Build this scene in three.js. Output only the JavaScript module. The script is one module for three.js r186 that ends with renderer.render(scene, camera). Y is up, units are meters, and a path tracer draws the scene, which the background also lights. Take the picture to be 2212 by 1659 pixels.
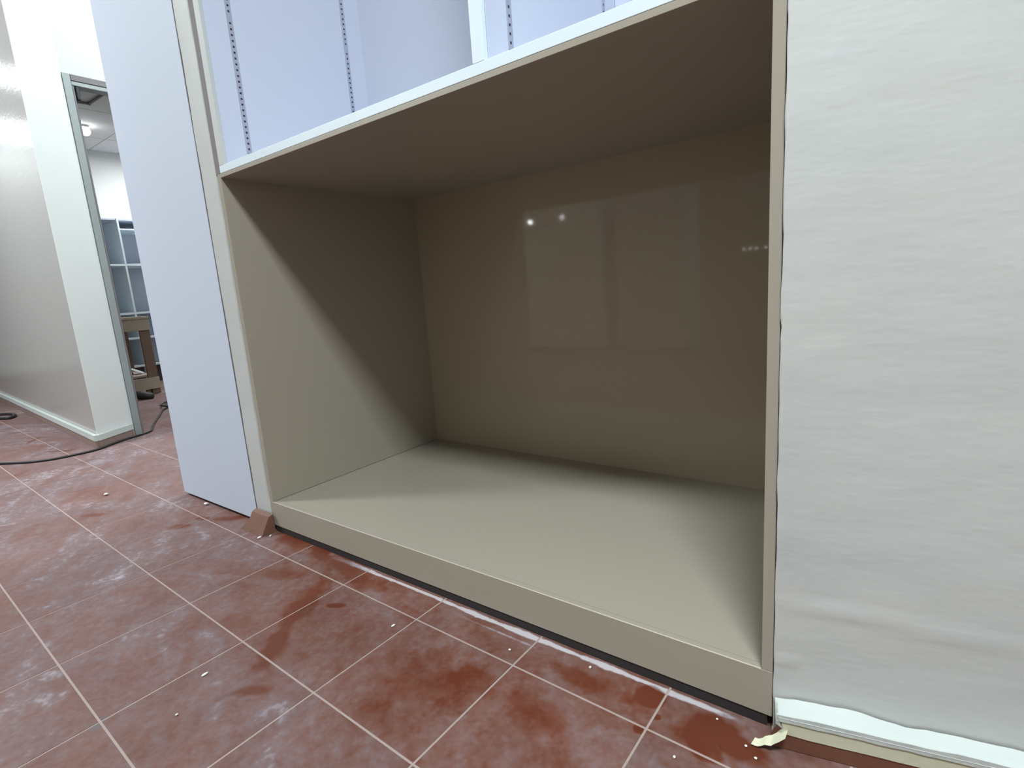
import * as THREE from 'three';
import { RoundedBoxGeometry } from 'three/addons/geometries/RoundedBoxGeometry.js';
import { mergeGeometries } from 'three/addons/utils/BufferGeometryUtils.js';
import { RectAreaLightUniformsLib } from 'three/addons/lights/RectAreaLightUniformsLib.js';
RectAreaLightUniformsLib.init();

// ---------- camera, exposure, large lights ----------
const scene = new THREE.Scene();
scene.background = new THREE.Color(0x0a0a0a);
const camera = new THREE.PerspectiveCamera(71.763, 4 / 3, 0.05, 60);
camera.position.set(1.6824, 0.7911, 0.8839);
camera.rotation.set(-0.18251, 0.64631, -0.07152, 'YXZ');
const renderer = new THREE.WebGLRenderer();
renderer.toneMapping = THREE.LinearToneMapping;
renderer.toneMappingExposure = 2.3;
renderer.shadowMap.enabled = true;

const CEIL = 3.5;
// ceiling light panels: x, z, size along x, size along z, radiance, label
const PANELS = [
  [2.2, 1.38, 0.76, 0.46, 56, 'square white ceiling light panel nearest the beige niche'],
  [-2.6, 1.62, 0.76, 0.46, 46, 'square white ceiling light panel before the white laminate panel'],
  [-1.3, -1.05, 0.6, 0.6, 17, 'square white ceiling light panel over the passage to the doorway'],
  [-3.6, 2.2, 0.76, 0.76, 12, 'added square white ceiling light panel brightening the glossy left wall, facing the pier by the doorway'],  // lamp added out of view to brighten the glossy left wall
  [-6.6, 0.6, 0.4, 0.4, 5, 'square white ceiling light panel along the glossy left wall'],
  [-8.9, 0.7, 0.6, 0.45, 10, 'square white ceiling light panel at the far end of the glossy left wall'],
];

// ---------- helpers ----------
let seed = 12345;
const rnd = () => { seed = (seed * 1664525 + 1013904223) >>> 0; return seed / 4294967296; };
const used = {};
function numbered(n) { used[n] = (used[n] || 0) + 1; return used[n] === 1 ? n : n + '_' + String(used[n] - 1).padStart(3, '0'); }
function hash(i, j, s) { let h = (i * 374761393 + j * 668265263 + s * 1442695041) | 0; h = Math.imul(h ^ (h >>> 13), 1274126177); h ^= h >>> 16; return (h >>> 0) / 4294967296; }
function vnoise(x, y, s) {
  const i = Math.floor(x), j = Math.floor(y); let u = x - i, v = y - j; u = u * u * (3 - 2 * u); v = v * v * (3 - 2 * v);
  const a = hash(i, j, s), b = hash(i + 1, j, s), c = hash(i, j + 1, s), d = hash(i + 1, j + 1, s);
  return a + (b - a) * u + (c - a) * v + (a - b - c + d) * u * v;
}
function fbm(x, y, s, o = 4) { let f = 0, a = 0.5, t = 0; for (let k = 0; k < o; k++) { f += a * vnoise(x, y, s + k * 17); t += a; a *= 0.5; x = x * 2.03 + 3.1; y = y * 2.03 + 1.7; } return f / t; }
const clamp = (x, a = 0, b = 1) => Math.min(b, Math.max(a, x));
const sstep = (a, b, x) => { const t = clamp((x - a) / (b - a)); return t * t * (3 - 2 * t); };
const mat = (hex, roughness = 0.6, extra = {}) => new THREE.MeshStandardMaterial({ color: hex, roughness, ...extra });
const lin = (r, g, b, roughness = 0.6, extra = {}) => { const m = new THREE.MeshStandardMaterial({ roughness, ...extra }); m.color.setRGB(r, g, b); return m; };
function shade(m) { m.castShadow = true; m.receiveShadow = true; return m; }
function mesh(name, geo, m, parent) { const o = shade(new THREE.Mesh(geo, m)); o.name = parent && parent !== scene ? name : numbered(name); (parent || scene).add(o); return o; }
// a box between corners with a small rounded edge and texture coordinates in metres
function bx(x0, x1, y0, y1, z0, z1, r = 0.0015) {
  const w = x1 - x0, h = y1 - y0, d = z1 - z0;
  const g = r > 0 ? new RoundedBoxGeometry(w, h, d, 1, Math.min(r, w * 0.45, h * 0.45, d * 0.45)) : new THREE.BoxGeometry(w, h, d);
  g.translate((x0 + x1) / 2, (y0 + y1) / 2, (z0 + z1) / 2);
  return metreUV(g);
}
function metreUV(g) {
  const p = g.attributes.position, n = g.attributes.normal, uv = new Float32Array(p.count * 2);
  for (let i = 0; i < p.count; i++) {
    const ax = Math.abs(n.getX(i)), ay = Math.abs(n.getY(i)), az = Math.abs(n.getZ(i));
    let u, v; if (ay >= ax && ay >= az) { u = p.getX(i); v = p.getZ(i); } else if (ax >= az) { u = p.getZ(i); v = p.getY(i); } else { u = p.getX(i); v = p.getY(i); }
    uv[2 * i] = u; uv[2 * i + 1] = v;
  }
  g.setAttribute('uv', new THREE.BufferAttribute(uv, 2)); return g;
}
// prism over a floor polygon of [x, z] points
function prism(pts, y0, y1) {
  const s = new THREE.Shape(pts.map(([x, z]) => new THREE.Vector2(x, -z)));
  const g = new THREE.ExtrudeGeometry(s, { depth: y1 - y0, bevelEnabled: false });
  g.rotateX(-Math.PI / 2); g.translate(0, y0, 0); return metreUV(g);
}
function struct(name, geo, m, label) { const o = mesh(name, geo, m, scene); o.userData.kind = 'structure'; if (label) o.userData.label = label; return o; }
function thing(name, label, category, pos = [0, 0, 0], group) { const o = new THREE.Group(); o.name = numbered(name); scene.add(o); o.position.set(...pos); o.userData = { label, category }; if (group) o.userData.group = group; return o; }
function tag(o, label, category, group) { o.userData.label = label; o.userData.category = category; if (group) o.userData.group = group; return o; }
function dataTex(w, h, fn, srgb) {
  const d = new Uint8Array(w * h * 4);
  for (let j = 0; j < h; j++) for (let i = 0; i < w; i++) { const c = fn(i, j), k = (j * w + i) * 4; d[k] = c[0]; d[k + 1] = c[1]; d[k + 2] = c[2]; d[k + 3] = 255; }
  const t = new THREE.DataTexture(d, w, h); t.magFilter = THREE.LinearFilter; t.minFilter = THREE.LinearMipmapLinearFilter; t.generateMipmaps = true; t.wrapS = t.wrapT = THREE.MirroredRepeatWrapping;
  if (srgb) t.colorSpace = THREE.SRGBColorSpace; t.needsUpdate = true; return t;
}

// ---------- materials ----------
const grainT = dataTex(256, 256, (i, j) => { const v = 90 + 120 * fbm(i / 9, j / 9, 5, 3); return [v, v, v]; });
grainT.repeat.set(3, 3);
const laminateBump = dataTex(256, 256, (i, j) => { const v = 128 + 90 * (fbm(i / 3, j / 3, 71, 2) - 0.5); return [v, v, v]; }); laminateBump.repeat.set(6, 6);
const plasterBump = dataTex(512, 512, (i, j) => { const v = 255 * (0.6 * fbm(i / 60, j / 14, 31, 3) + 0.4 * fbm(i / 16, j / 5, 33, 3)); return [v, v, v]; }); plasterBump.repeat.set(1.6, 1.6);
const plasterTone = dataTex(512, 512, (i, j) => { const n = fbm(i / 70, j / 40, 41, 4) - 0.5, n2 = fbm(i / 90, j / 60, 43, 3) - 0.5; return [clamp(244 + 7 * n2 + 9 * n, 0, 255), clamp(245 + 9 * n, 0, 255), clamp(245 - 5 * n2 + 9 * n, 0, 255)]; }, true); plasterTone.repeat.set(1, 1);
const M = {
  plaster: lin(0.585, 0.605, 0.595, 0.62, { bumpMap: plasterBump, bumpScale: 0.0005, map: plasterTone }),
  gloss: lin(0.41, 0.405, 0.395, 0.2, { bumpMap: plasterBump, bumpScale: 0.0006 }),
  paint: lin(0.58, 0.6, 0.585, 0.7),
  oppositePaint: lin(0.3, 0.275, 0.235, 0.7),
  ceiling: lin(0.55, 0.55, 0.545, 0.85),
  white: lin(0.56, 0.625, 0.745, 0.7, { bumpMap: laminateBump, bumpScale: 0.00008 }),
  lavender: lin(0.57, 0.61, 0.73, 0.42, { bumpMap: laminateBump, bumpScale: 0.00008 }),
  edge: lin(0.72, 0.83, 0.9, 0.4),
  beige: lin(0.355, 0.325, 0.27, 0.36, { bumpMap: laminateBump, bumpScale: 0.00006 }),
  beigeGloss: new THREE.MeshPhysicalMaterial({ color: new THREE.Color().setRGB(0.37, 0.325, 0.243), roughness: 0.045, specularIntensity: 0.6 }),
  beigeEdge: lin(0.56, 0.53, 0.45, 0.4),
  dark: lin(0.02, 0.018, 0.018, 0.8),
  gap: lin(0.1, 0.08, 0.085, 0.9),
  steel: lin(0.44, 0.46, 0.56, 0.45, { metalness: 0.3 }),
  shading: lin(0.2, 0.185, 0.195, 0.8),  // dark tone painted as the shade in the recess beside the shelving
  slot: lin(0.03, 0.03, 0.045, 0.7),
  galv: lin(0.29, 0.325, 0.33, 0.5, { metalness: 0.2, bumpMap: grainT, bumpScale: 0.001 }),
  galvDark: lin(0.16, 0.15, 0.16, 0.6),
  grout: lin(0.36, 0.285, 0.265, 0.9, { bumpMap: grainT, bumpScale: 0.001 }),
  skirt: lin(0.17, 0.07, 0.045, 0.4, { bumpMap: grainT, bumpScale: 0.0006 }),
  skirtDusty: lin(0.26, 0.18, 0.16, 0.6),
  tape: lin(0.6, 0.61, 0.47, 0.7, { bumpMap: grainT, bumpScale: 0.0008 }),
  whitePaint: lin(0.53, 0.585, 0.57, 0.6, { bumpMap: grainT, bumpScale: 0.002 }),
  rubber: lin(0.015, 0.014, 0.017, 0.5),
  crumb: lin(0.75, 0.74, 0.7, 0.9),
  ply: lin(0.42, 0.36, 0.28, 0.6), wood: lin(0.2, 0.125, 0.09, 0.6),
};

// ---------- floor: grout bed and tiles ----------
const TA = -0.0187, TW = 0.3, TD = 0.2838, TX = 0.1464, TZ = 0.0921;
const DX0 = -2.7, DW = 4.6, DZ0 = -1.0, DD = 2.3, NX = 2048, NZ = 1024;
// [x, z, rx, rz, turn, strength]: bare ovals and wiped patches (strength below 0) and spots of thicker dust (above 0)
const MARKS = [
  [1.324, 0.039, 0.03, 0.03, 0, -0.9], [1.353, 0.08, 0.007, 0.007, 0, -0.9], [1.336, 0.122, 0.012, 0.012, 0, -0.7], [0.515, 0.172, 0.03, 0.012, 0.5, -0.8],
  [-0.348, 0.032, 0.07, 0.03, 0.6, -0.8], [-0.451, 0.161, 0.075, 0.03, 0.7, -0.7], [-0.449, 0.084, 0.03, 0.02, 0.5, -0.8], [-2.38, 0.034, 0.06, 0.02, 0.5, -0.7], [-2.445, 0.075, 0.05, 0.02, 0.5, -0.7], [-0.922, 0.293, 0.06, 0.025, 0.5, -0.6],
  [0.623, 0.454, 0.05, 0.018, 0.7, -0.6], [1.45, 0.065, 0.075, 0.05, 0.3, -1.0], [1.5, 0.075, 0.05, 0.03, 0, -0.9], [1.45, 0.108, 0.03, 0.02, 0, -0.6],
  [0.42, 0.19, 0.16, 0.045, -1.0, -0.7], [0.53, 0.36, 0.11, 0.035, -1.0, -0.65], [0.22, 0.16, 0.12, 0.04, 0.4, -0.45], [0.4, 0.03, 0.22, 0.05, 0, -0.6], [0.12, 0.0, 0.2, 0.05, 0, -0.7], [0.5, 0.06, 0.1, 0.035, 0.2, -0.4],
  [0.9, 0.25, 0.13, 0.11, 0.4, -0.42], [1.0, 0.2, 0.1, 0.09, 0.2, -0.38], [1.2, 0.07, 0.12, 0.03, 0, -0.5], [1.15, 0.19, 0.09, 0.06, 0, -0.3], [0.3, 0.38, 0.12, 0.05, 0.5, -0.25], [0.94, 0.35, 0.08, 0.05, 0.3, -0.25],
  [0.264, 0.703, 0.05, 0.03, 0.4, 0.5], [0.169, 0.681, 0.03, 0.02, 0.4, 0.4], [0.72, 0.455, 0.06, 0.03, 0.6, 0.35], [-0.02, 0.488, 0.14, 0.06, 0.4, 0.3], [-1.03, 0.237, 0.22, 0.06, 0.4, 0.4], [-0.248, 0.47, 0.1, 0.03, 0.9, 0.35], [-0.24, 0.618, 0.1, 0.03, 0.9, 0.35],
  [1.2, 0.1, 0.05, 0.02, 0, 0.35], [1.53, 0.09, 0.03, 0.02, 0, 0.4], [0.2, 0.07, 0.06, 0.025, 0.2, 0.4], [0.1, 0.25, 0.2, 0.02, 0.35, 0.25], [1.35, 0.16, 0.12, 0.04, 0.2, 0.25],
];
const lump = (x, z, s) => fbm(x * 9, z * 9, s, 3);
function dustAt(x, z) {
  const wx = x + 0.12 * (fbm(x * 4, z * 4, 3, 3) - 0.5), wz = z + 0.12 * (fbm(x * 4, z * 4, 9, 3) - 0.5);
  const big = fbm(wx * 3.2, wz * 4.5, 11, 4), a = 0.55, ca = Math.cos(a), sa = Math.sin(a);
  const su = wx * ca + wz * sa, sv = -wx * sa + wz * ca;
  const swipe = fbm(su * 5, sv * 22, 21, 4), fine = fbm(x * 60, z * 60, 27, 3), speck = fbm(x * 150, z * 150, 29, 2);
  let d = 0.64 + 0.5 * (big - 0.5) + 0.5 * (swipe - 0.5) + 0.42 * (fine - 0.5) + 0.3 * (speck - 0.5);
  d += 0.13 * sstep(0.15, -0.35, x - 0.4 * z + 0.25 * (big - 0.5)) - 0.12 * sstep(0.2, 0.0, z) * sstep(-0.1, 0.3, x);
  for (const [mx, mz, rx, rz, t, s] of MARKS) {
    const dx = x - mx, dz = z - mz; if (dx * dx + dz * dz > 4 * (rx * rx + rz * rz)) continue;
    const c = Math.cos(t), q = Math.sin(t), u = (dx * c - dz * q) / rx, v = (dx * q + dz * c) / rz;
    const r = Math.sqrt(u * u + v * v) + 0.55 * (fbm(x * 30, z * 30, 51, 3) - 0.5) * (rx > 0.04 ? 1.6 : 0.4);
    d += (s > 0 ? 0.45 : 0.85) * s * (1 - sstep(rx > 0.04 ? 0.3 : 0.75, 1.1, r)) * (0.6 + 0.8 * fine);
  }
  // drift of swept dust along the foot of the niche
  if (x > 0.2 && x < 1.5) {
    const line = 0.011 + 0.004 * (fbm(x * 6, 3, 59, 3) - 0.5), w = 0.005 + 0.007 * vnoise(x * 14, 2, 61), k = sstep(0.2, 0.42, x) * sstep(1.5, 1.42, x);
    d += k * 1.1 * (1 - sstep(w * 0.5, w, Math.abs(z - line) + 0.006 * (fine - 0.5)));
    d += k * 0.5 * (1 - sstep(0.001, 0.004, Math.abs(z - 0.035 - 0.006 * fbm(x * 5, 1, 63, 2)))) * sstep(0.5, 0.7, vnoise(x * 7, 5, 67));
  }
  return clamp(d, 0.0, 1.4);
}
const dustField = new Float32Array(NX * NZ);
for (let j = 0; j < NZ; j++) for (let i = 0; i < NX; i++) dustField[j * NX + i] = dustAt(DX0 + DW * (i + 0.5) / NX, DZ0 + DD * (j + 0.5) / NZ);
const CLEAN = [95, 42, 21], DUST = [122, 105, 108], THICK = [182, 177, 181];
const floorColor = dataTex(NX, NZ, (i, j) => {
  const d = dustField[j * NX + i], t = clamp(d), k = clamp((d - 0.92) / 0.48), m = 8 * (vnoise(i / 30, j / 30, 81) - 0.5);
  const c = [0, 1, 2].map((n) => { const a = CLEAN[n] + m + (DUST[n] - CLEAN[n]) * t; return clamp(a + (THICK[n] - a) * k, 0, 255); });
  const x = DX0 + DW * i / NX, z = DZ0 + DD * j / NZ, q = Math.hypot(x - 0.441, z - 0.67) + 0.02 * (vnoise(i / 4, j / 4, 85) - 0.5);
  const s = 1 - sstep(0.008, 0.022, q); return c.map((v) => v + (95 - v) * 0.7 * s);
}, true);
const floorRough = dataTex(1024, 512, (i, j) => { const d = dustField[(j * 2) * NX + i * 2], v = 255 * clamp(0.5 + 0.35 * d); return [0, v, 0]; });
const floorBump = dataTex(512, 512, (i, j) => { const v = 255 * fbm(i / 14, j / 14, 91, 4); return [v, v, v]; }); floorBump.repeat.set(6, 3);
const tileMats = [[1, 1, 1], [0.94, 0.95, 0.96], [1.04, 1.0, 0.98], [0.98, 1.0, 1.03]].map(([r, g, b]) => {
  const m = new THREE.MeshStandardMaterial({ map: floorColor, roughnessMap: floorRough, roughness: 1, bumpMap: floorBump, bumpScale: 0.0008 }); m.color.setRGB(r, g, b); return m; });
const floor = struct('floor', bx(-9.6, 3.75, -0.12, -0.001, -3.4, 3.25, 0), M.grout, 'red-brown tiled floor with pale joints under a film of dust');
const tileAt = (i, j) => [TX + TW * i * Math.cos(TA) + TD * j * Math.sin(TA), TZ - TW * i * Math.sin(TA) + TD * j * Math.cos(TA)];
function tileGeo(i, j) {
  const g0 = 0.0022, c = 0.0006, hy = 0.008, P = [], U = [], I = [];
  const pt = (a, b, y) => { const [x, z] = tileAt(i + a / TW, j + b / TD); P.push(x, y, z); U.push((x - DX0) / DW, (z - DZ0) / DD); };
  const ring = (inset, y) => { pt(g0 + inset, g0 + inset, y); pt(TW - g0 - inset, g0 + inset, y); pt(TW - g0 - inset, TD - g0 - inset, y); pt(g0 + inset, TD - g0 - inset, y); };
  const tilt = (hash(i, j, 3) - 0.5) * 0.0006;
  ring(c, tilt); ring(c, tilt); ring(0, tilt - c); ring(0, tilt - c); ring(0, -hy);
  I.push(0, 2, 1, 0, 3, 2);
  for (const [a, b] of [[4, 8], [12, 16]]) for (let k = 0; k < 4; k++) { const n = (k + 1) % 4; I.push(a + k, a + n, b + n, a + k, b + n, b + k); }
  const g = new THREE.BufferGeometry(); g.setAttribute('position', new THREE.Float32BufferAttribute(P, 3)); g.setAttribute('uv', new THREE.Float32BufferAttribute(U, 2)); g.setIndex(I); g.computeVertexNormals(); return g;
}
{
  const cells = [];
  for (let i = -32; i < 12; i++) for (let j = -12; j < 11; j++) {
    const [x, z] = tileAt(i + 0.5, j + 0.5);
    if (x < -9.3 || x > 3.5 || z > 3.0 || z < -3.2) continue;
    if (x > -0.85 && z < -0.3) continue;                       // under the cabinets
    if (x > -2.2 && z < -1.75) continue;
    if (x < -5.9 && z < -0.7) continue;
    const seen = x > -5.9 && x < 1.95 && z > -1.75 && z < 1.05 && !(x < -4.6 && z > 0.5);
    cells.push({ i, j, d: Math.hypot(x - 1.68, z - 0.88) + (seen ? 0 : 100) });
  }
  cells.sort((a, b) => a.d - b.d);
  const rest = [];
  cells.forEach(({ i, j }, k) => {
    const g = tileGeo(i, j);
    if (k < 290) mesh('tile', g, tileMats[Math.floor(hash(i, j, 7) * 4)], floor); else rest.push(g);
  });
  const o = mesh('far_tiles', mergeGeometries(rest), tileMats[0], floor); o.userData.kind = 'stuff';
}

// ---------- room shell ----------
const A = (x) => -0.1 + (x + 2.23) * 0.0515;                    // foot of the glossy left wall
struct('ceiling', bx(-9.6, 3.75, CEIL, CEIL + 0.1, -3.45, 3.25, 0), M.ceiling);
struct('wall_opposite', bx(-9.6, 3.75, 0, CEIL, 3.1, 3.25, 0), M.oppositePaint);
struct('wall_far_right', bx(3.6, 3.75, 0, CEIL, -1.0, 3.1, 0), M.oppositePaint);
struct('wall_far_left', bx(-9.6, -9.4, 0, CEIL, -0.45, 3.1, 0), M.paint);
struct('wall_behind_cabinets', bx(-0.81, 3.6, 0, CEIL, -1.0, -0.86, 0), M.paint);
struct('wall_pier_face', prism([[-2.23, -0.1], [-2.37, -0.335], [-2.3765, -0.335], [-2.2365, -0.10034]], 0, CEIL), lin(0.68, 0.71, 0.71, 0.6), 'white end face of the pier beside the doorway');
struct('wall_left', prism([[-2.2366, -0.1004], [-2.3766, -0.335], [-2.49, -0.335], [-9.4, -0.62], [-9.4, A(-9.4)]], 0, CEIL), M.gloss, 'glossy grey-beige wall running away to the left of the doorway');
struct('wall_nook', prism([[-2.37, -1.7], [-0.81, -1.7], [-0.81, -1.85], [-2.37, -1.85]], 0, CEIL), M.paint);
struct('wall_doorway', mergeGeometries([bx(-2.44, -2.37, 2.2, CEIL, -1.26, -0.335, 0), bx(-2.49, -2.37, 0, CEIL, -3.3, -1.26, 0)]), M.paint, 'pale wall over the open doorway');
// pier between the doorway passage and the cabinets, with its narrow plastered front
const pier = struct('wall_middle', mergeGeometries([bx(-0.808, -0.092, 0, CEIL, -0.86, -0.024, 0), bx(-0.808, -0.69, 0, CEIL, -1.7, -0.86, 0)]), M.paint, 'pale pier between the doorway passage and the cabinets');
{ // narrow plaster strip with ragged edges and a chipped foot
  const n = 90, P = [], I = [], x0 = -0.183, x1 = -0.094, zf = -0.001;
  for (let k = 0; k <= n; k++) {
    const y = 0.028 + (CEIL - 0.03) * k / n, e = 0.004 * (vnoise(y * 22, 1, 101) - 0.5) + 0.003 * (vnoise(y * 70, 1, 103) - 0.5), e0 = 0.0022 * (vnoise(y * 18, 4, 107) - 0.5);
    const foot = k === 0 ? 0.01 : 0, bump = 0.002 * (vnoise(y * 9, 3, 109) - 0.5);
    const r = x1 + e + (y < 0.12 ? 0.007 : 0);
    P.push(x0 + e0 + foot, y, -0.018, x0 + e0 + foot, y, zf + bump, r - 0.003, y - (k === 0 ? 0.022 : 0), zf + bump, r, y - (k === 0 ? 0.022 : 0), zf + bump - 0.003, r, y, -0.03);
  }
  for (let k = 0; k < n; k++) for (let c = 0; c < 4; c++) { const a = k * 5 + c, b = a + 5; I.push(a, a + 1, b + 1, a, b + 1, b); }
  I.push(0, 4, 3, 0, 3, 2, 0, 2, 1);
  const g = new THREE.BufferGeometry(); g.setAttribute('position', new THREE.Float32BufferAttribute(P, 3)); g.setIndex(I); g.computeVertexNormals(); metreUV(g);
  mesh('plaster_strip', g, M.plaster, pier).userData.label = 'narrow white plaster strip with a chipped foot';
}
// plastered right wall, turned a little away from the niche, with a hand-trowelled face
const WR = new THREE.Group(); WR.name = numbered('wall_right'); WR.userData = { kind: 'structure', label: 'off-white plastered wall right of the beige niche' }; WR.position.set(1.531, 0, 0.006); WR.rotation.y = 0.225; scene.add(WR);
{
  const L = 2.25, nx = 150, ny = 200, P = [], I = [], U = [];
  const dents = [[0.06, 0.665, 0.02, 0.004, 0.002], [0.09, 0.6, 0.03, 0.004, 0.0025], [0.17, 0.585, 0.012, 0.006, -0.0012], [0.055, 0.345, 0.015, 0.003, 0.002], [0.25, 0.47, 0.008, 0.004, -0.002], [0.3, 0.37, 0.006, 0.005, -0.002], [0.33, 0.43, 0.008, 0.003, -0.002], [0.1, 0.245, 0.09, 0.006, 0.0025], [0.26, 0.235, 0.08, 0.005, 0.0018], [0.02, 0.14, 0.02, 0.004, 0.003]];
  for (let j = 0; j <= ny; j++) for (let i = 0; i <= nx; i++) {
    const fx = (i / nx) ** 1.6, x0 = L * fx, y = CEIL * (j / ny) ** 1.3;
    let z = 0.003 * (fbm(x0 * 3, y * 7, 121, 3) - 0.5) + 0.0009 * (fbm(x0 * 9, y * 34, 123, 3) - 0.5);
    for (const [dx, dy, rx, ry, a] of dents) z += a * Math.exp(-(((x0 - dx) / rx) ** 2 + ((y - dy) / ry) ** 2));
    let x = x0; if (i === 0) { x += 0.0018 * (vnoise(y * 24, 2, 131) - 0.5) + 0.002 * Math.max(0, vnoise(y * 60, 3, 133) - 0.72) * 4; z -= 0.0015; }
    P.push(x, y, z); U.push(x0, y);
  }
  const W1 = nx + 1;
  for (let j = 0; j < ny; j++) for (let i = 0; i < nx; i++) { const a = j * W1 + i; I.push(a, a + 1, a + W1 + 1, a, a + W1 + 1, a + W1); }
  const b0 = P.length / 3;                                       // the left return of the wall
  for (let j = 0; j <= ny; j++) { const k = j * W1; P.push(P[3 * k], P[3 * k + 1], P[3 * k + 2], P[3 * k] + 0.034, P[3 * k + 1], -0.13); U.push(0, P[3 * k + 1], -0.13, P[3 * k + 1]); }
  for (let j = 0; j < ny; j++) { const a = b0 + 2 * j; I.push(a, a + 2, a + 1, a + 1, a + 2, a + 3); }
  const g = new THREE.BufferGeometry(); g.setAttribute('position', new THREE.Float32BufferAttribute(P, 3)); g.setAttribute('uv', new THREE.Float32BufferAttribute(U, 2)); g.setIndex(I); g.computeVertexNormals();
  mesh('plaster_face', g, M.plaster, WR);
  mesh('wall_core', bx(0.04, L, 0, CEIL, -0.13, -0.012, 0), M.paint, WR);
}
// a skirting run: tile body, a band of masking tape on its face and paint slopped on the ledge above
function band(len, x0, x1, y0, y1, out, wob, s, t = 0.0012) {   // thin wavy strip proud of the face at z = out
  const n = Math.max(8, Math.round(len / 0.02)), P = [], I = [];
  for (let k = 0; k <= n; k++) { const x = x0 + (x1 - x0) * k / n, a = wob * (fbm(x * 16, 1, s, 3) - 0.5), b = wob * (fbm(x * 16, 7, s + 3, 3) - 0.5); P.push(x, y0 + a, out, x, y0 + a, out + t, x, y1 + b, out + t, x, y1 + b, out); }
  for (let k = 0; k < n; k++) for (let c = 0; c < 4; c++) { const a = 4 * k + c, b = 4 * k + (c + 1) % 4; I.push(a, a + 4, b + 4, a, b + 4, b); }
  I.push(0, 1, 2, 0, 2, 3, 4 * n, 4 * n + 2, 4 * n + 1, 4 * n, 4 * n + 3, 4 * n + 2);
  const g = new THREE.BufferGeometry(); g.setAttribute('position', new THREE.Float32BufferAttribute(P, 3)); g.setIndex(I); g.computeVertexNormals(); return metreUV(g.toNonIndexed());
}
function fixNormals(g) { g.computeVertexNormals(); return g; }
{ // right wall skirting
  const t = new THREE.Group(); t.name = numbered('trim_1'); t.userData = { kind: 'structure', label: 'red-brown tile skirting at the foot of the right wall, half covered by tape and paint' }; t.position.copy(WR.position); t.rotation.y = WR.rotation.y; scene.add(t);
  const s = new THREE.Shape([[0.0, 0], [2.2, 0], [2.2, 0.062], [0.022, 0.062], [0.018, 0.034]].map(([x, y]) => new THREE.Vector2(x, y)));
  const g = new THREE.ExtrudeGeometry(s, { depth: 0.03, bevelEnabled: true, bevelSize: 0.0015, bevelThickness: 0.0015, bevelSegments: 1 }); g.translate(0, 0.001, 0.001); metreUV(g);
  mesh('skirting_tile', g, M.skirt, t);
  mesh('masking_tape', fixNormals(band(2.2, 0.012, 2.2, 0.029, 0.06, 0.0328, 0.005, 141)), M.tape, t).userData.label = 'cream masking tape';
  const pl = mesh('wet_paint', fixNormals(band(2.2, 0.004, 2.2, 0.053, 0.068, 0.0335, 0.008, 151, 0.0025)), M.whitePaint, t); pl.userData.label = 'white paint slopped along the skirting top';
  { // uneven fillet of paint from the ledge up onto the plaster
    const n = 110, P = [], I = [];
    for (let k = 0; k <= n; k++) { const x = 0.003 + 2.19 * (k / n) ** 1.5, a = fbm(x * 18, 2, 171, 3) - 0.5, b = fbm(x * 26, 5, 173, 3) - 0.5, c = k === 0 ? -0.02 : 0; P.push(x + (k === 0 ? 0.012 : 0), 0.061 + c, 0.0365, x, 0.0665 + 0.003 * b + c, 0.033 + 0.003 * a, x, 0.069 + 0.003 * a, 0.015, x, 0.074 + 0.014 * a + 0.004 * b, 0.0035); }
    for (let k = 0; k < n; k++) for (let q = 0; q < 3; q++) { const a = 4 * k + q, b = a + 4; I.push(a, b, b + 1, a, b + 1, a + 1); }
    const fg = new THREE.BufferGeometry(); fg.setAttribute('position', new THREE.Float32BufferAttribute(P, 3)); fg.setIndex(I); fg.computeVertexNormals(); metreUV(fg);
    mesh('paint_fillet', fg, M.whitePaint, pl);
  }
}
{ // skirting round the pier at the doorway and along the glossy wall
  const t = new THREE.Group(); t.name = numbered('trim_2'); t.userData = { kind: 'structure', label: 'skirting at the foot of the pier by the doorway, taped white along its top' }; t.position.set(-2.23, 0, -0.1); scene.add(t);
  const dA = new THREE.Vector2(-1, -0.0515).normalize(), dB = new THREE.Vector2(-0.14, -0.235).normalize();
  const run = (d, len, flip, part) => { // local x along the wall away from the corner
    const grp = (name, g, m) => { const o = mesh(name, g, m, t); o.rotation.y = flip ? Math.atan2(-d.y, d.x) + Math.PI : Math.atan2(-d.y, d.x); return o; };
    const x0 = flip ? -len : -0.012, x1 = flip ? 0.016 : len;
    grp('skirting_tile', bx(x0, x1, 0.001, 0.05, 0.001, 0.018, 0.001), M.skirtDusty);
    grp('masking_tape', bx(x0, x1 + (flip ? 0.004 : 0), 0.046, 0.084, 0.001, 0.022, 0.002), M.whitePaint);
  };
  run(dA, 6.9, true); run(dB, 0.25, false);
}
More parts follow.
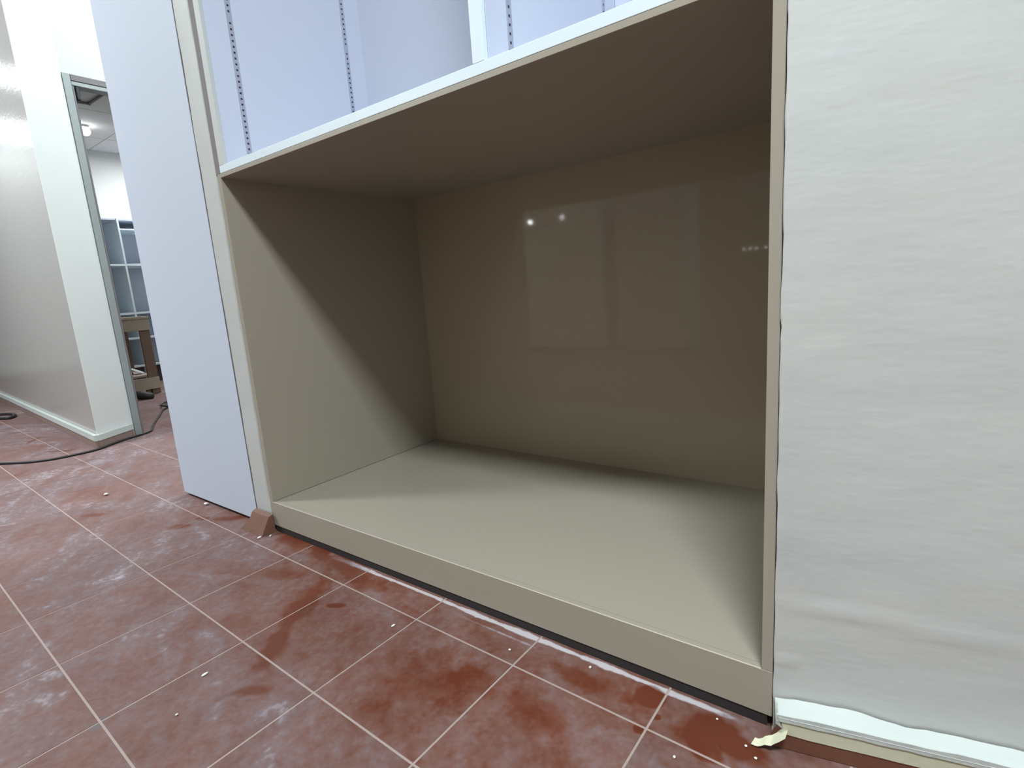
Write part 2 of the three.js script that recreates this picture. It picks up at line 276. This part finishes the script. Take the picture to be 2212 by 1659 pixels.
// back room shell
struct('wall_back_room', bx(-5.95, -5.8, 0, CEIL, -3.4, -0.48, 0), M.paint);
struct('wall_back_room_side', bx(-5.8, -2.37, 0, CEIL, -3.42, -3.3, 0), M.paint);
{
  const c = new THREE.Group(); c.name = numbered('ceiling_back_room'); c.userData = { kind: 'structure', label: 'pale panelled ceiling of the back room' }; scene.add(c);
  mesh('ceiling_bed', bx(-5.8, -2.49, 2.66, 2.7, -3.3, -0.48, 0), M.gap, c);
  const xs = [-5.8, -5.27, -4.36, -3.45, -2.49], zs = [-3.3, -2.4, -1.48, -0.48];
  for (let i = 0; i < 4; i++) for (let j = 0; j < 3; j++) mesh('ceiling_panel', bx(xs[i] + 0.004, xs[i + 1] - 0.004, 2.62, 2.66, zs[j] + 0.003, zs[j + 1] - 0.003, 0.002), M.ceiling, c);
}
{ // metal frame of the open doorway
  const d = new THREE.Group(); d.name = numbered('door_1'); d.userData = { kind: 'structure', label: 'bare grey-green metal frame of the open doorway' }; scene.add(d);
  mesh('jamb', bx(-2.5, -2.362, 0, 2.2, -0.375, -0.336, 0.003), M.galv, d);
  mesh('jamb_edge', bx(-2.5, -2.366, 0, 2.138, -0.386, -0.376, 0.002), M.galvDark, d);
  mesh('jamb', bx(-2.5, -2.362, 0, 2.2, -1.26, -1.2, 0.003), M.galv, d);
  mesh('head', bx(-2.44, -2.362, 2.165, 2.2, -1.2, -0.376, 0.003), M.galvDark, d);  // darker copy of the frame metal, painting the shade in the head groove
  mesh('head_plate', bx(-2.44, -2.366, 2.14, 2.164, -1.2, -0.376, 0.003), M.galv, d);
  mesh('bracket', bx(-2.42, -2.36, 2.06, 2.135, -0.41, -0.39, 0.006), M.rubber, d);
}

// ---------- lights ----------
for (const [x, z, w, d, L, label] of PANELS) {
  const t = thing('ceiling_light', label, 'ceiling light', [x, CEIL, z], 'ceiling light panels');
  mesh('frame', mergeGeometries([bx(-w / 2 - 0.02, w / 2 + 0.02, -0.03, 0, -d / 2 - 0.02, -d / 2, 0.002), bx(-w / 2 - 0.02, w / 2 + 0.02, -0.03, 0, d / 2, d / 2 + 0.02, 0.002), bx(-w / 2 - 0.02, -w / 2, -0.03, 0, -d / 2, d / 2, 0.002), bx(w / 2, w / 2 + 0.02, -0.03, 0, -d / 2, d / 2, 0.002)]), M.paint, t);
  mesh('diffuser', bx(-w / 2, w / 2, -0.022, -0.008, -d / 2, d / 2, 0.001), mat(0xffffff, 0.5, { emissive: 0xf4f8ff, emissiveIntensity: 3 }), t);
  const l = new THREE.RectAreaLight(new THREE.Color().setRGB(0.92, 1.0, 1.02), L, w, d); l.position.set(0, -0.035, 0); l.rotation.x = -Math.PI / 2; l.castShadow = true; t.add(l); l.name = 'panel_light';
}
{
  const t = thing('ceiling_light', 'long white ceiling light added out of view in the back room behind the doorway', 'ceiling light', [-4.9, 2.62, -2.15]);  // hidden lamp, added to brighten the back room wall
  mesh('body', bx(-0.15, 0.15, -0.03, 0, -0.6, 0.6, 0.004), M.paint, t);
  mesh('diffuser', bx(-0.13, 0.13, -0.036, -0.031, -0.58, 0.58, 0.001), mat(0xffffff, 0.5, { emissive: 0xfffaf4, emissiveIntensity: 3 }), t);
  const l = new THREE.RectAreaLight(new THREE.Color().setRGB(0.96, 1.0, 1.0), 20, 0.26, 1.16); l.position.set(0, -0.05, 0); l.rotation.x = -Math.PI / 2; t.add(l); l.name = 'panel_light'; l.castShadow = true;
}
{
  const t = thing('ceiling_lamp', 'small round glowing lamp on the back room ceiling', 'lamp', [-4.87, 2.62, -1.19]);
  mesh('socket', new THREE.CylinderGeometry(0.03, 0.035, 0.02, 20).translate(0, -0.01, 0), M.paint, t);
  mesh('bulb', new THREE.SphereGeometry(0.042, 24, 16).translate(0, -0.055, 0), mat(0xffffff, 0.4, { emissive: 0xffffff, emissiveIntensity: 3 }), t);
  const l = new THREE.PointLight(0xffffff, 0.012); l.position.set(0, -0.055, 0); l.castShadow = true; t.add(l); l.name = 'bulb_light';
}

// ---------- beige niche cabinet ----------
const XL = -0.062, XR = 1.511, YB = 0.023, Y1 = 0.11, YT = 1.185, DP = 0.82;
{
  const t = thing('niche_cabinet', 'large empty beige laminate niche standing on the tiled floor under the white shelving', 'cabinet');
  mesh('side_panel', bx(XL - 0.02, XL, Y1 + 0.0004, YT + 0.012, -DP - 0.015, 0, 0.001), M.beige, t);
  mesh('side_panel', bx(XR, XR + 0.018, Y1 + 0.0004, YT + 0.012, -DP - 0.015, 0, 0.001), M.beige, t);
  mesh('back_panel', bx(XL, XR, Y1 - 0.02, YT, -DP - 0.015, -DP, 0), M.beigeGloss, t);
  mesh('top_panel', bx(XL, XR, YT, YT + 0.012, -DP - 0.015, 0, 0.001), M.beige, t);
  const b = mesh('base_panel', bx(XL, XR, Y1 - 0.018, Y1, -DP, -0.016, 0.0005), M.beige, t);
  const pl = mesh('plinth', bx(XL - 0.02, XR + 0.018, YB, Y1, -0.0155, 0.0004, 0.001), M.beige, t);
  mesh('edge_band', bx(XL + 0.001, XR - 0.001, Y1 - 0.001, Y1 + 0.0003, -0.0022, 0.0006, 0.0002), M.beigeEdge, pl).userData.label = 'pale edge banding';
  mesh('toe_shade_strip', bx(XL - 0.01, XR + 0.01, 0.001, YB - 0.0005, -0.03, -0.002, 0), M.dark, t).userData.label = 'dark strip standing in for the shade under the plinth';  // added black strip imitates the shade of the toe gap
}
// ---------- white shelving above ----------
{
  const t = thing('wall_cabinet', 'white open shelving with slotted metal strips above the beige niche', 'cabinet');
  const y0 = YT + 0.0125, y1 = y0 + 0.022, yt = 2.55, D = 0.6, xl = -0.03, xd0 = 0.975, xd1 = 1.005;
  const bt = mesh('bottom_board', bx(XL + 0.002, XR + 0.016, y0, y1, -D, 0, 0.001), M.edge, t);
  mesh('side_panel', bx(XL + 0.002, xl, y1, yt, -D, -0.012, 0.001), M.lavender, t);
  mesh('front_edge', bx(XL + 0.002, xl, y1, yt, -0.0118, 0, 0.001), M.plaster, t);
  mesh('side_panel', bx(XR - 0.004, XR + 0.016, y1, yt, -D, 0, 0.001), M.lavender, t);
  mesh('divider', bx(xd0, xd1 - 0.001, y1, yt, -D, -0.0165, 0.001), M.lavender, t);
  mesh('front_edge', bx(xd0, xd1, y1, yt, -0.0125, 0, 0.001), M.edge, t);
  mesh('groove', bx(xd0 + 0.002, xd1 - 0.004, y1 + 0.016, yt, -0.0165, -0.0125, 0), M.slot, t);
  mesh('back_panel', bx(xl, xd0, y1, yt, -D - 0.01, -D + 0.004, 0), M.lavender, t);
  mesh('back_panel', bx(xd1, XR, y1, yt, -D - 0.01, -D + 0.004, 0), M.lavender, t);
  mesh('top_board', bx(XL + 0.002, XR + 0.016, yt, yt + 0.022, -D, 0, 0.001), M.edge, t);
  // slotted shelf standards: two rails and rungs over a dark channel
  for (const [x, z, yb] of [[xl, -0.088, 1.262], [xl, -0.52, 1.262], [xd1 - 0.001, -0.092, 1.262], [xd1 - 0.001, -0.523, 1.262]]) {
    const s = new THREE.Group(); s.name = 'shelf_standard'; t.add(s); s.userData.label = 'slotted grey metal shelf strip';
    const geos = [], pitch = 0.0165, w = 0.0085, top = 2.4, skip = z > -0.3 ? 23 : 25;
    geos.push(bx(x, x + 0.002, yb, top, z - w, z - w + 0.0052, 0), bx(x, x + 0.002, yb, top, z + w - 0.0052, z + w, 0));
    for (let k = 0; yb + k * pitch < top; k++) { const y = yb + k * pitch; geos.push(bx(x, x + 0.002, y, y + (k === skip ? pitch : 0.0105), z - w + 0.005, z + w - 0.005, 0)); }
    mesh('rail', mergeGeometries(geos), M.steel, s);
    mesh('channel', bx(x + 0.0001, x + 0.0004, yb, top, z - w + 0.001, z + w - 0.001, 0), M.slot, s);
  }
}
// dark strip painting the shade of the open recess between pier and shelving
tag(mesh('recess_shade_strip', bx(-0.092, XL + 0.001, YT + 0.013, CEIL - 0.01, -0.05, -0.002, 0.001), M.shading, scene), 'thin dark strip standing in for the shade in the slot between plaster strip and white shelving', 'filler strip');
tag(mesh('gap_shade_strip', bx(-0.1912, -0.1838, 0.06, 2.75, -0.0215, -0.0015, 0.0003), M.gap, scene), 'thin dark strip painted as the shade in the gap between the laminate panel and the plaster strip', 'shading strip');  // added dark strip imitates the shade inside the open gap
// ---------- white laminate panel on the pier ----------
{
  const o = mesh('laminate_panel', bx(-0.806, -0.1915, 0.014, 2.75, -0.022, 0.0, 0.0012), M.white, scene);
  tag(o, 'tall flat bluish-white laminate panel fixed to the pier left of the plaster strip', 'panel');
}
{ // broken skirting piece leaning on the foot of the plaster strip
  const prof = [[0.0, 0.001], [0.052, 0.001], [0.046, 0.012], [0.018, 0.06], [0.004, 0.066]];
  const s = new THREE.Shape(prof.map(([z, y]) => new THREE.Vector2(z, y)));
  const g = new THREE.ExtrudeGeometry(s, { depth: 0.145, bevelEnabled: true, bevelSize: 0.001, bevelThickness: 0.001, bevelSegments: 1, steps: 8 });
  const p = g.attributes.position;
  for (let i = 0; i < p.count; i++) { const z = p.getX(i), y = p.getY(i), l = p.getZ(i); const slant = l < 0.02 ? 0.05 * (y / 0.06) : 0; p.setXYZ(i, -0.068 - l + (-slant) * -1 * 0 - (l > 0.12 ? -0.06 * (y / 0.06) * 1 : 0), y + 0.004 * (fbm(l * 60, y * 60, 161, 2) - 0.5) * (y > 0.05 ? 1 : 0), z + 0.002 * (fbm(l * 40, y * 40, 163, 2) - 0.5) + 0.003); }
  const g2 = metreUV((() => { g.computeVertexNormals(); return g; })());
  tag(mesh('skirting_fragment', g2, lin(0.17, 0.085, 0.06, 0.6, { bumpMap: grainT, bumpScale: 0.001 }), scene), 'broken sloping red-brown skirting piece at the foot of the plaster strip', 'tile fragment');
}
// torn end of masking tape on the floor corner of the right wall
{
  const P = [], I = [], n = 10;
  for (let k = 0; k <= n; k++) { const a = k / n, x = 1.508 + 0.05 * a, zc = 0.05 - 0.014 * a, w = 0.006 + 0.008 * a + 0.003 * hash(k, 1, 5), y = 0.003 + 0.03 * a * a + 0.004 * hash(k, 2, 5); P.push(x, y, zc + w, x + 0.003, y + 0.008 * a + 0.001, zc - w); }
  for (let k = 0; k < n; k++) { const a = 2 * k; I.push(a, a + 2, a + 1, a + 1, a + 2, a + 3); }
  const g = new THREE.BufferGeometry(); g.setAttribute('position', new THREE.Float32BufferAttribute(P, 3)); g.setIndex(I); g.computeVertexNormals(); metreUV(g);
  tag(mesh('tape_scrap', g, lin(0.68, 0.68, 0.5, 0.7, { side: THREE.DoubleSide }), scene), 'torn cream tape end curling at the corner of the right skirting', 'tape');
}
// ---------- cables on the floor ----------
function cable(name, pts, r, label, y = 0) {
  const c = new THREE.CatmullRomCurve3(pts.map(([x, z, h]) => new THREE.Vector3(x, (h || 0) + r + 0.0005 + y, z)));
  return tag(mesh(name, new THREE.TubeGeometry(c, pts.length * 12, r, 8, false), M.rubber, scene), label, 'cable');
}
cable('power_cable', [[-3.0, 0.75], [-2.6, 0.45], [-2.408, 0.321], [-2.265, 0.229], [-2.191, 0.144], [-2.16, 0.023], [-2.167, -0.08], [-2.223, -0.165], [-2.277, -0.259], [-2.3, -0.329], [-2.34, -0.408], [-2.43, -0.458], [-2.534, -0.499], [-2.868, -0.663], [-3.14, -0.801], [-3.3, -0.99], [-3.2, -1.2]], 0.0065, 'long thin black cable running past the pier foot into the doorway');
cable('power_cable', [[-5.0, 0.3], [-4.6, 0.14], [-4.313, -0.008], [-4.239, -0.052], [-4.33, -0.105], [-4.46, -0.11], [-4.56, -0.07], [-4.7, 0.1], [-5.2, 0.25]], 0.012, 'black cable loop lying below the glossy left wall');
cable('power_cable', [[-3.55, -0.98], [-3.424, -0.93], [-3.334, -0.86], [-3.257, -0.82], [-3.12, -0.86], [-3.2, -1.1]], 0.007, 'short black cable curl on the back room floor', 0.014);
// ---------- back room furniture ----------
{
  const t = thing('shelving_unit', 'tall white shelving unit against the wall beyond the doorway', 'shelving', [-5.2, 0, 0]);
  const zs = [-0.56, -1.42, -2.28];
  for (const z of zs) mesh('upright', bx(-0.42, 0, 0, 1.8, z - 0.009, z + 0.009, 0.001), M.edge, t);
  mesh('back_panel', bx(-0.435, -0.42, 0.0, 1.8, -2.29, -0.55, 0), M.lavender, t);
  for (const [a, b] of [[-1.411, -0.569], [-2.271, -1.429]]) for (const y of [0.19, 0.5, 0.775, 1.3]) mesh('shelf', bx(-0.42, 0, y, y + 0.022, a, b, 0.001), M.edge, t);
  mesh('shelf', bx(-0.42, -0.002, 1.68, 1.695, -2.271, -1.429, 0.001), M.edge, t);
  for (const [a, b] of [[-1.411, -0.569], [-2.271, -1.429]]) { mesh('top_board', bx(-0.42, -0.02, 1.782, 1.8, a, b, 0.001), M.lavender, t); mesh('kickboard', bx(-0.06, -0.045, 0.001, 0.19, a, b, 0), M.gap, t); }
}
{
  const t = thing('workbench', 'rough wooden workbench with a low board in front of the white shelving unit', 'table', [-4.2, 0, -1.18]);
  mesh('top', bx(-0.6, 0.02, 0.73, 0.752, 0, 0.66, 0.002), M.ply, t);
  mesh('apron', bx(-0.02, 0, 0.62, 0.728, 0.0, 0.65, 0.002), M.ply, t);
  for (const [x, z] of [[-0.022, 0.0], [-0.6, 0.0], [-0.022, 0.56], [-0.6, 0.56]]) mesh('leg', bx(x - 0.03, x, x > -0.1 ? 0.0 : 0, 0.729, z, z + 0.085, 0.003), M.wood, t);
  mesh('low_board', bx(-0.02, 0.0, 0.05, 0.162, 0.0, 0.65, 0.002), M.ply, t);
  mesh('tray', bx(-0.6, -0.055, 0.17, 0.19, 0.02, 0.65, 0.002), lin(0.4, 0.32, 0.28, 0.6), t);
  mesh('foot', bx(-0.05, -0.022, 0.001, 0.06, 0.07, 0.12, 0.002), M.wood, t);
}
{ // black power tool on the floor under the bench
  const t = thing('power_tool', 'small black power tool lying on the floor below the workbench', 'tool', [-3.98, 0.0, -0.9]); t.rotation.y = 0.9;
  mesh('body', new THREE.LatheGeometry([[0.001, -0.13], [0.03, -0.125], [0.038, -0.06], [0.036, 0.05], [0.022, 0.09], [0.012, 0.12], [0.001, 0.125]].map(([a, b]) => new THREE.Vector2(a, b)), 20).rotateZ(1.35).translate(0, 0.045, 0), M.rubber, t);
  mesh('handle', new RoundedBoxGeometry(0.035, 0.11, 0.035, 2, 0.012).rotateX(1.35).translate(-0.06, 0.024, 0.06), M.rubber, t);
}
{ // bits left on the tray
  const t = thing('paint_scraper', 'black and white scraper lying on the workbench tray', 'tool', [-4.45, 0.1915, -1.09]); t.rotation.y = -0.5;
  mesh('blade', bx(-0.05, 0.05, 0.0, 0.005, -0.07, 0.04, 0.001).rotateX(-0.5).translate(0, 0.035, 0.02), M.whitePaint, t);
  mesh('handle', new THREE.CapsuleGeometry(0.016, 0.09, 4, 12).rotateX(1.4).translate(0, 0.018, 0.1), M.rubber, t);
}
{ // dark conduit on the back room ceiling
  const pts = [[-4.18, -0.78], [-4.16, -0.92], [-4.145, -1.03], [-3.95, -1.04], [-3.7, -1.05]].map(([x, z]) => new THREE.Vector3(x, 2.606, z)), c = new THREE.CurvePath();
  for (let k = 0; k < pts.length - 1; k++) c.add(new THREE.LineCurve3(pts[k], pts[k + 1]));
  const t = thing('ceiling_conduit', 'bent dark conduit on the back room ceiling seen through the doorway', 'conduit');
  const seg = (a, b) => { const g = new THREE.CylinderGeometry(0.011, 0.011, a.distanceTo(b), 10); const m = mesh('pipe', g, M.galvDark, t); m.position.copy(a).add(b).multiplyScalar(0.5); m.quaternion.setFromUnitVectors(new THREE.Vector3(0, 1, 0), b.clone().sub(a).normalize()); };
  seg(pts[0], pts[2]); seg(pts[2], pts[4]);
  mesh('elbow', new THREE.SphereGeometry(0.015, 14, 10).translate(pts[2].x, pts[2].y, pts[2].z), M.galvDark, t);
}
// ---------- things across the room, mirrored faintly in the niche back ----------
{
  const mk = (x0, x1, h, label, fm = lin(0.62, 0.6, 0.54, 0.5)) => { const t = thing('tall_cabinet', label, 'cabinet', [x0, 0, 3.1], 'white cabinets on the opposite wall'); const w = x1 - x0;
    mesh('body', bx(0, w, 0.06, h, -0.4, -0.001, 0.002), M.white, t); mesh('plinth', bx(0.02, w - 0.02, 0, 0.06, -0.36, -0.002, 0), M.gap, t);
    mesh('door', bx(0.003, w / 2 - 0.002, 0.065, h - 0.003, -0.42, -0.401, 0.002), fm, t); mesh('door', bx(w / 2 + 0.002, w - 0.003, 0.065, h - 0.003, -0.42, -0.401, 0.002), fm, t); };
  mk(-1.95, -1.405, 1.34, 'low white two-door cabinet with a small lamp, facing the niche across the room'); mk(-1.395, -0.95, 1.6, 'narrow white two-door cabinet between two others across the room'); mk(-0.78, -0.05, 1.64, 'wide grey-white two-door cabinet facing the niche across the room', lin(0.4, 0.4, 0.4, 0.5));
  for (const [x, label] of [[-1.9, 'small lit lamp on the left of the low white cabinet across the room'], [-1.46, 'small lit lamp on the right of the low white cabinet across the room']]) {
    const t = thing('table_lamp', label, 'lamp', [x, 1.3405, 2.8], 'small lamps on the low cabinet');
    mesh('base', new THREE.CylinderGeometry(0.03, 0.035, 0.012, 20).translate(0, 0.006, 0), M.galvDark, t); mesh('stem', new THREE.CylinderGeometry(0.005, 0.005, 0.13, 10).translate(0, 0.075, 0), M.galvDark, t);
    mesh('bulb', new THREE.SphereGeometry(x > -1.6 ? 0.02 : 0.012, 16, 12).translate(0, 0.16, 0), mat(0xffffff, 0.4, { emissive: 0xffffff, emissiveIntensity: 6 }), t);
    const l = new THREE.PointLight(0xffffff, 0.04); l.position.set(0, 0.16, 0); l.castShadow = true; l.name = 'bulb_light'; t.add(l);
  }
  const t = thing('indicator_strip', 'dark wall strip with four small lit indicators across the room', 'indicator', [0.48, 0.98, 3.1]);
  mesh('housing', bx(-0.14, 0.14, -0.02, 0.02, -0.03, 0, 0.004), M.galvDark, t);
  for (const x of [-0.1, -0.045, 0.01, 0.095]) mesh('indicator_light', new THREE.SphereGeometry(0.011, 12, 8).translate(x, 0, -0.031), mat(0xffffff, 0.4, { emissive: 0xffffff, emissiveIntensity: 5 }), t);
}
// ---------- crumbs of plaster and tile on the floor ----------
const CRUMBS = [
  [-0.579, 0.012, 0.012, 'white plaster crumb on the floor under the laminate panel edge'], [-1.153, 0.185, 0.011, 'pale crumb alone on the dusty floor left of the laminate panel'],
  [0.483, 0.488, 0.0045, 'long pale splinter near the middle left tile joint', 2.2], [1.19, 0.032, 0.0035, 'tiny white speck on the cut tile row below the niche plinth'],
  [1.013, 0.075, 0.0035, 'tiny pale speck beside the tile joint crossing below the niche'], [1.445, 0.03, 0.003, 'tiny white crumb at the right end of the dark plinth gap'],
  [0.717, 0.151, 0.004, 'flat white chip on the wiped tile before the niche', 1.8], [0.555, 0.572, 0.0035, 'small white grain near the grey-stained tile corner'],
  [-0.072, 0.062, 0.006, 'white plaster chip lying before the broken skirting piece', 1.8], [-0.05, 0.034, 0.005, 'smaller white plaster chip right of the broken skirting piece', 1.6],
  [1.501, 0.062, 0.003, 'tiny crumb on the bare orange patch by the torn tape'], [1.408, 0.146, 0.0035, 'small crumb by the tile joint nearest the bottom right'], [1.52, 0.078, 0.003, 'tiny crumb below the right skirting end'],
];
for (const [x, z, r, label, st = 1.2] of CRUMBS) {
  const g = new THREE.IcosahedronGeometry(r * 0.72, 1), p = g.attributes.position, s0 = Math.floor(x * 977 + z * 313);
  for (let i = 0; i < p.count; i++) { const k = 0.75 + 0.5 * vnoise(p.getX(i) / r * 1.5 + 9, p.getY(i) / r * 1.5 + p.getZ(i) / r + 9, s0); p.setXYZ(i, p.getX(i) * k * st, p.getY(i) * k * 0.6, p.getZ(i) * k); }
  g.computeVertexNormals(); g.rotateY(rnd() * 3); g.computeBoundingBox(); g.translate(0, -g.boundingBox.min.y + 0.0004, 0);
  const o = mesh('plaster_crumb', g, M.crumb, scene); o.position.set(x, 0, z); tag(o, label, 'crumb', 'crumbs on the floor');
}
renderer.render(scene, camera);
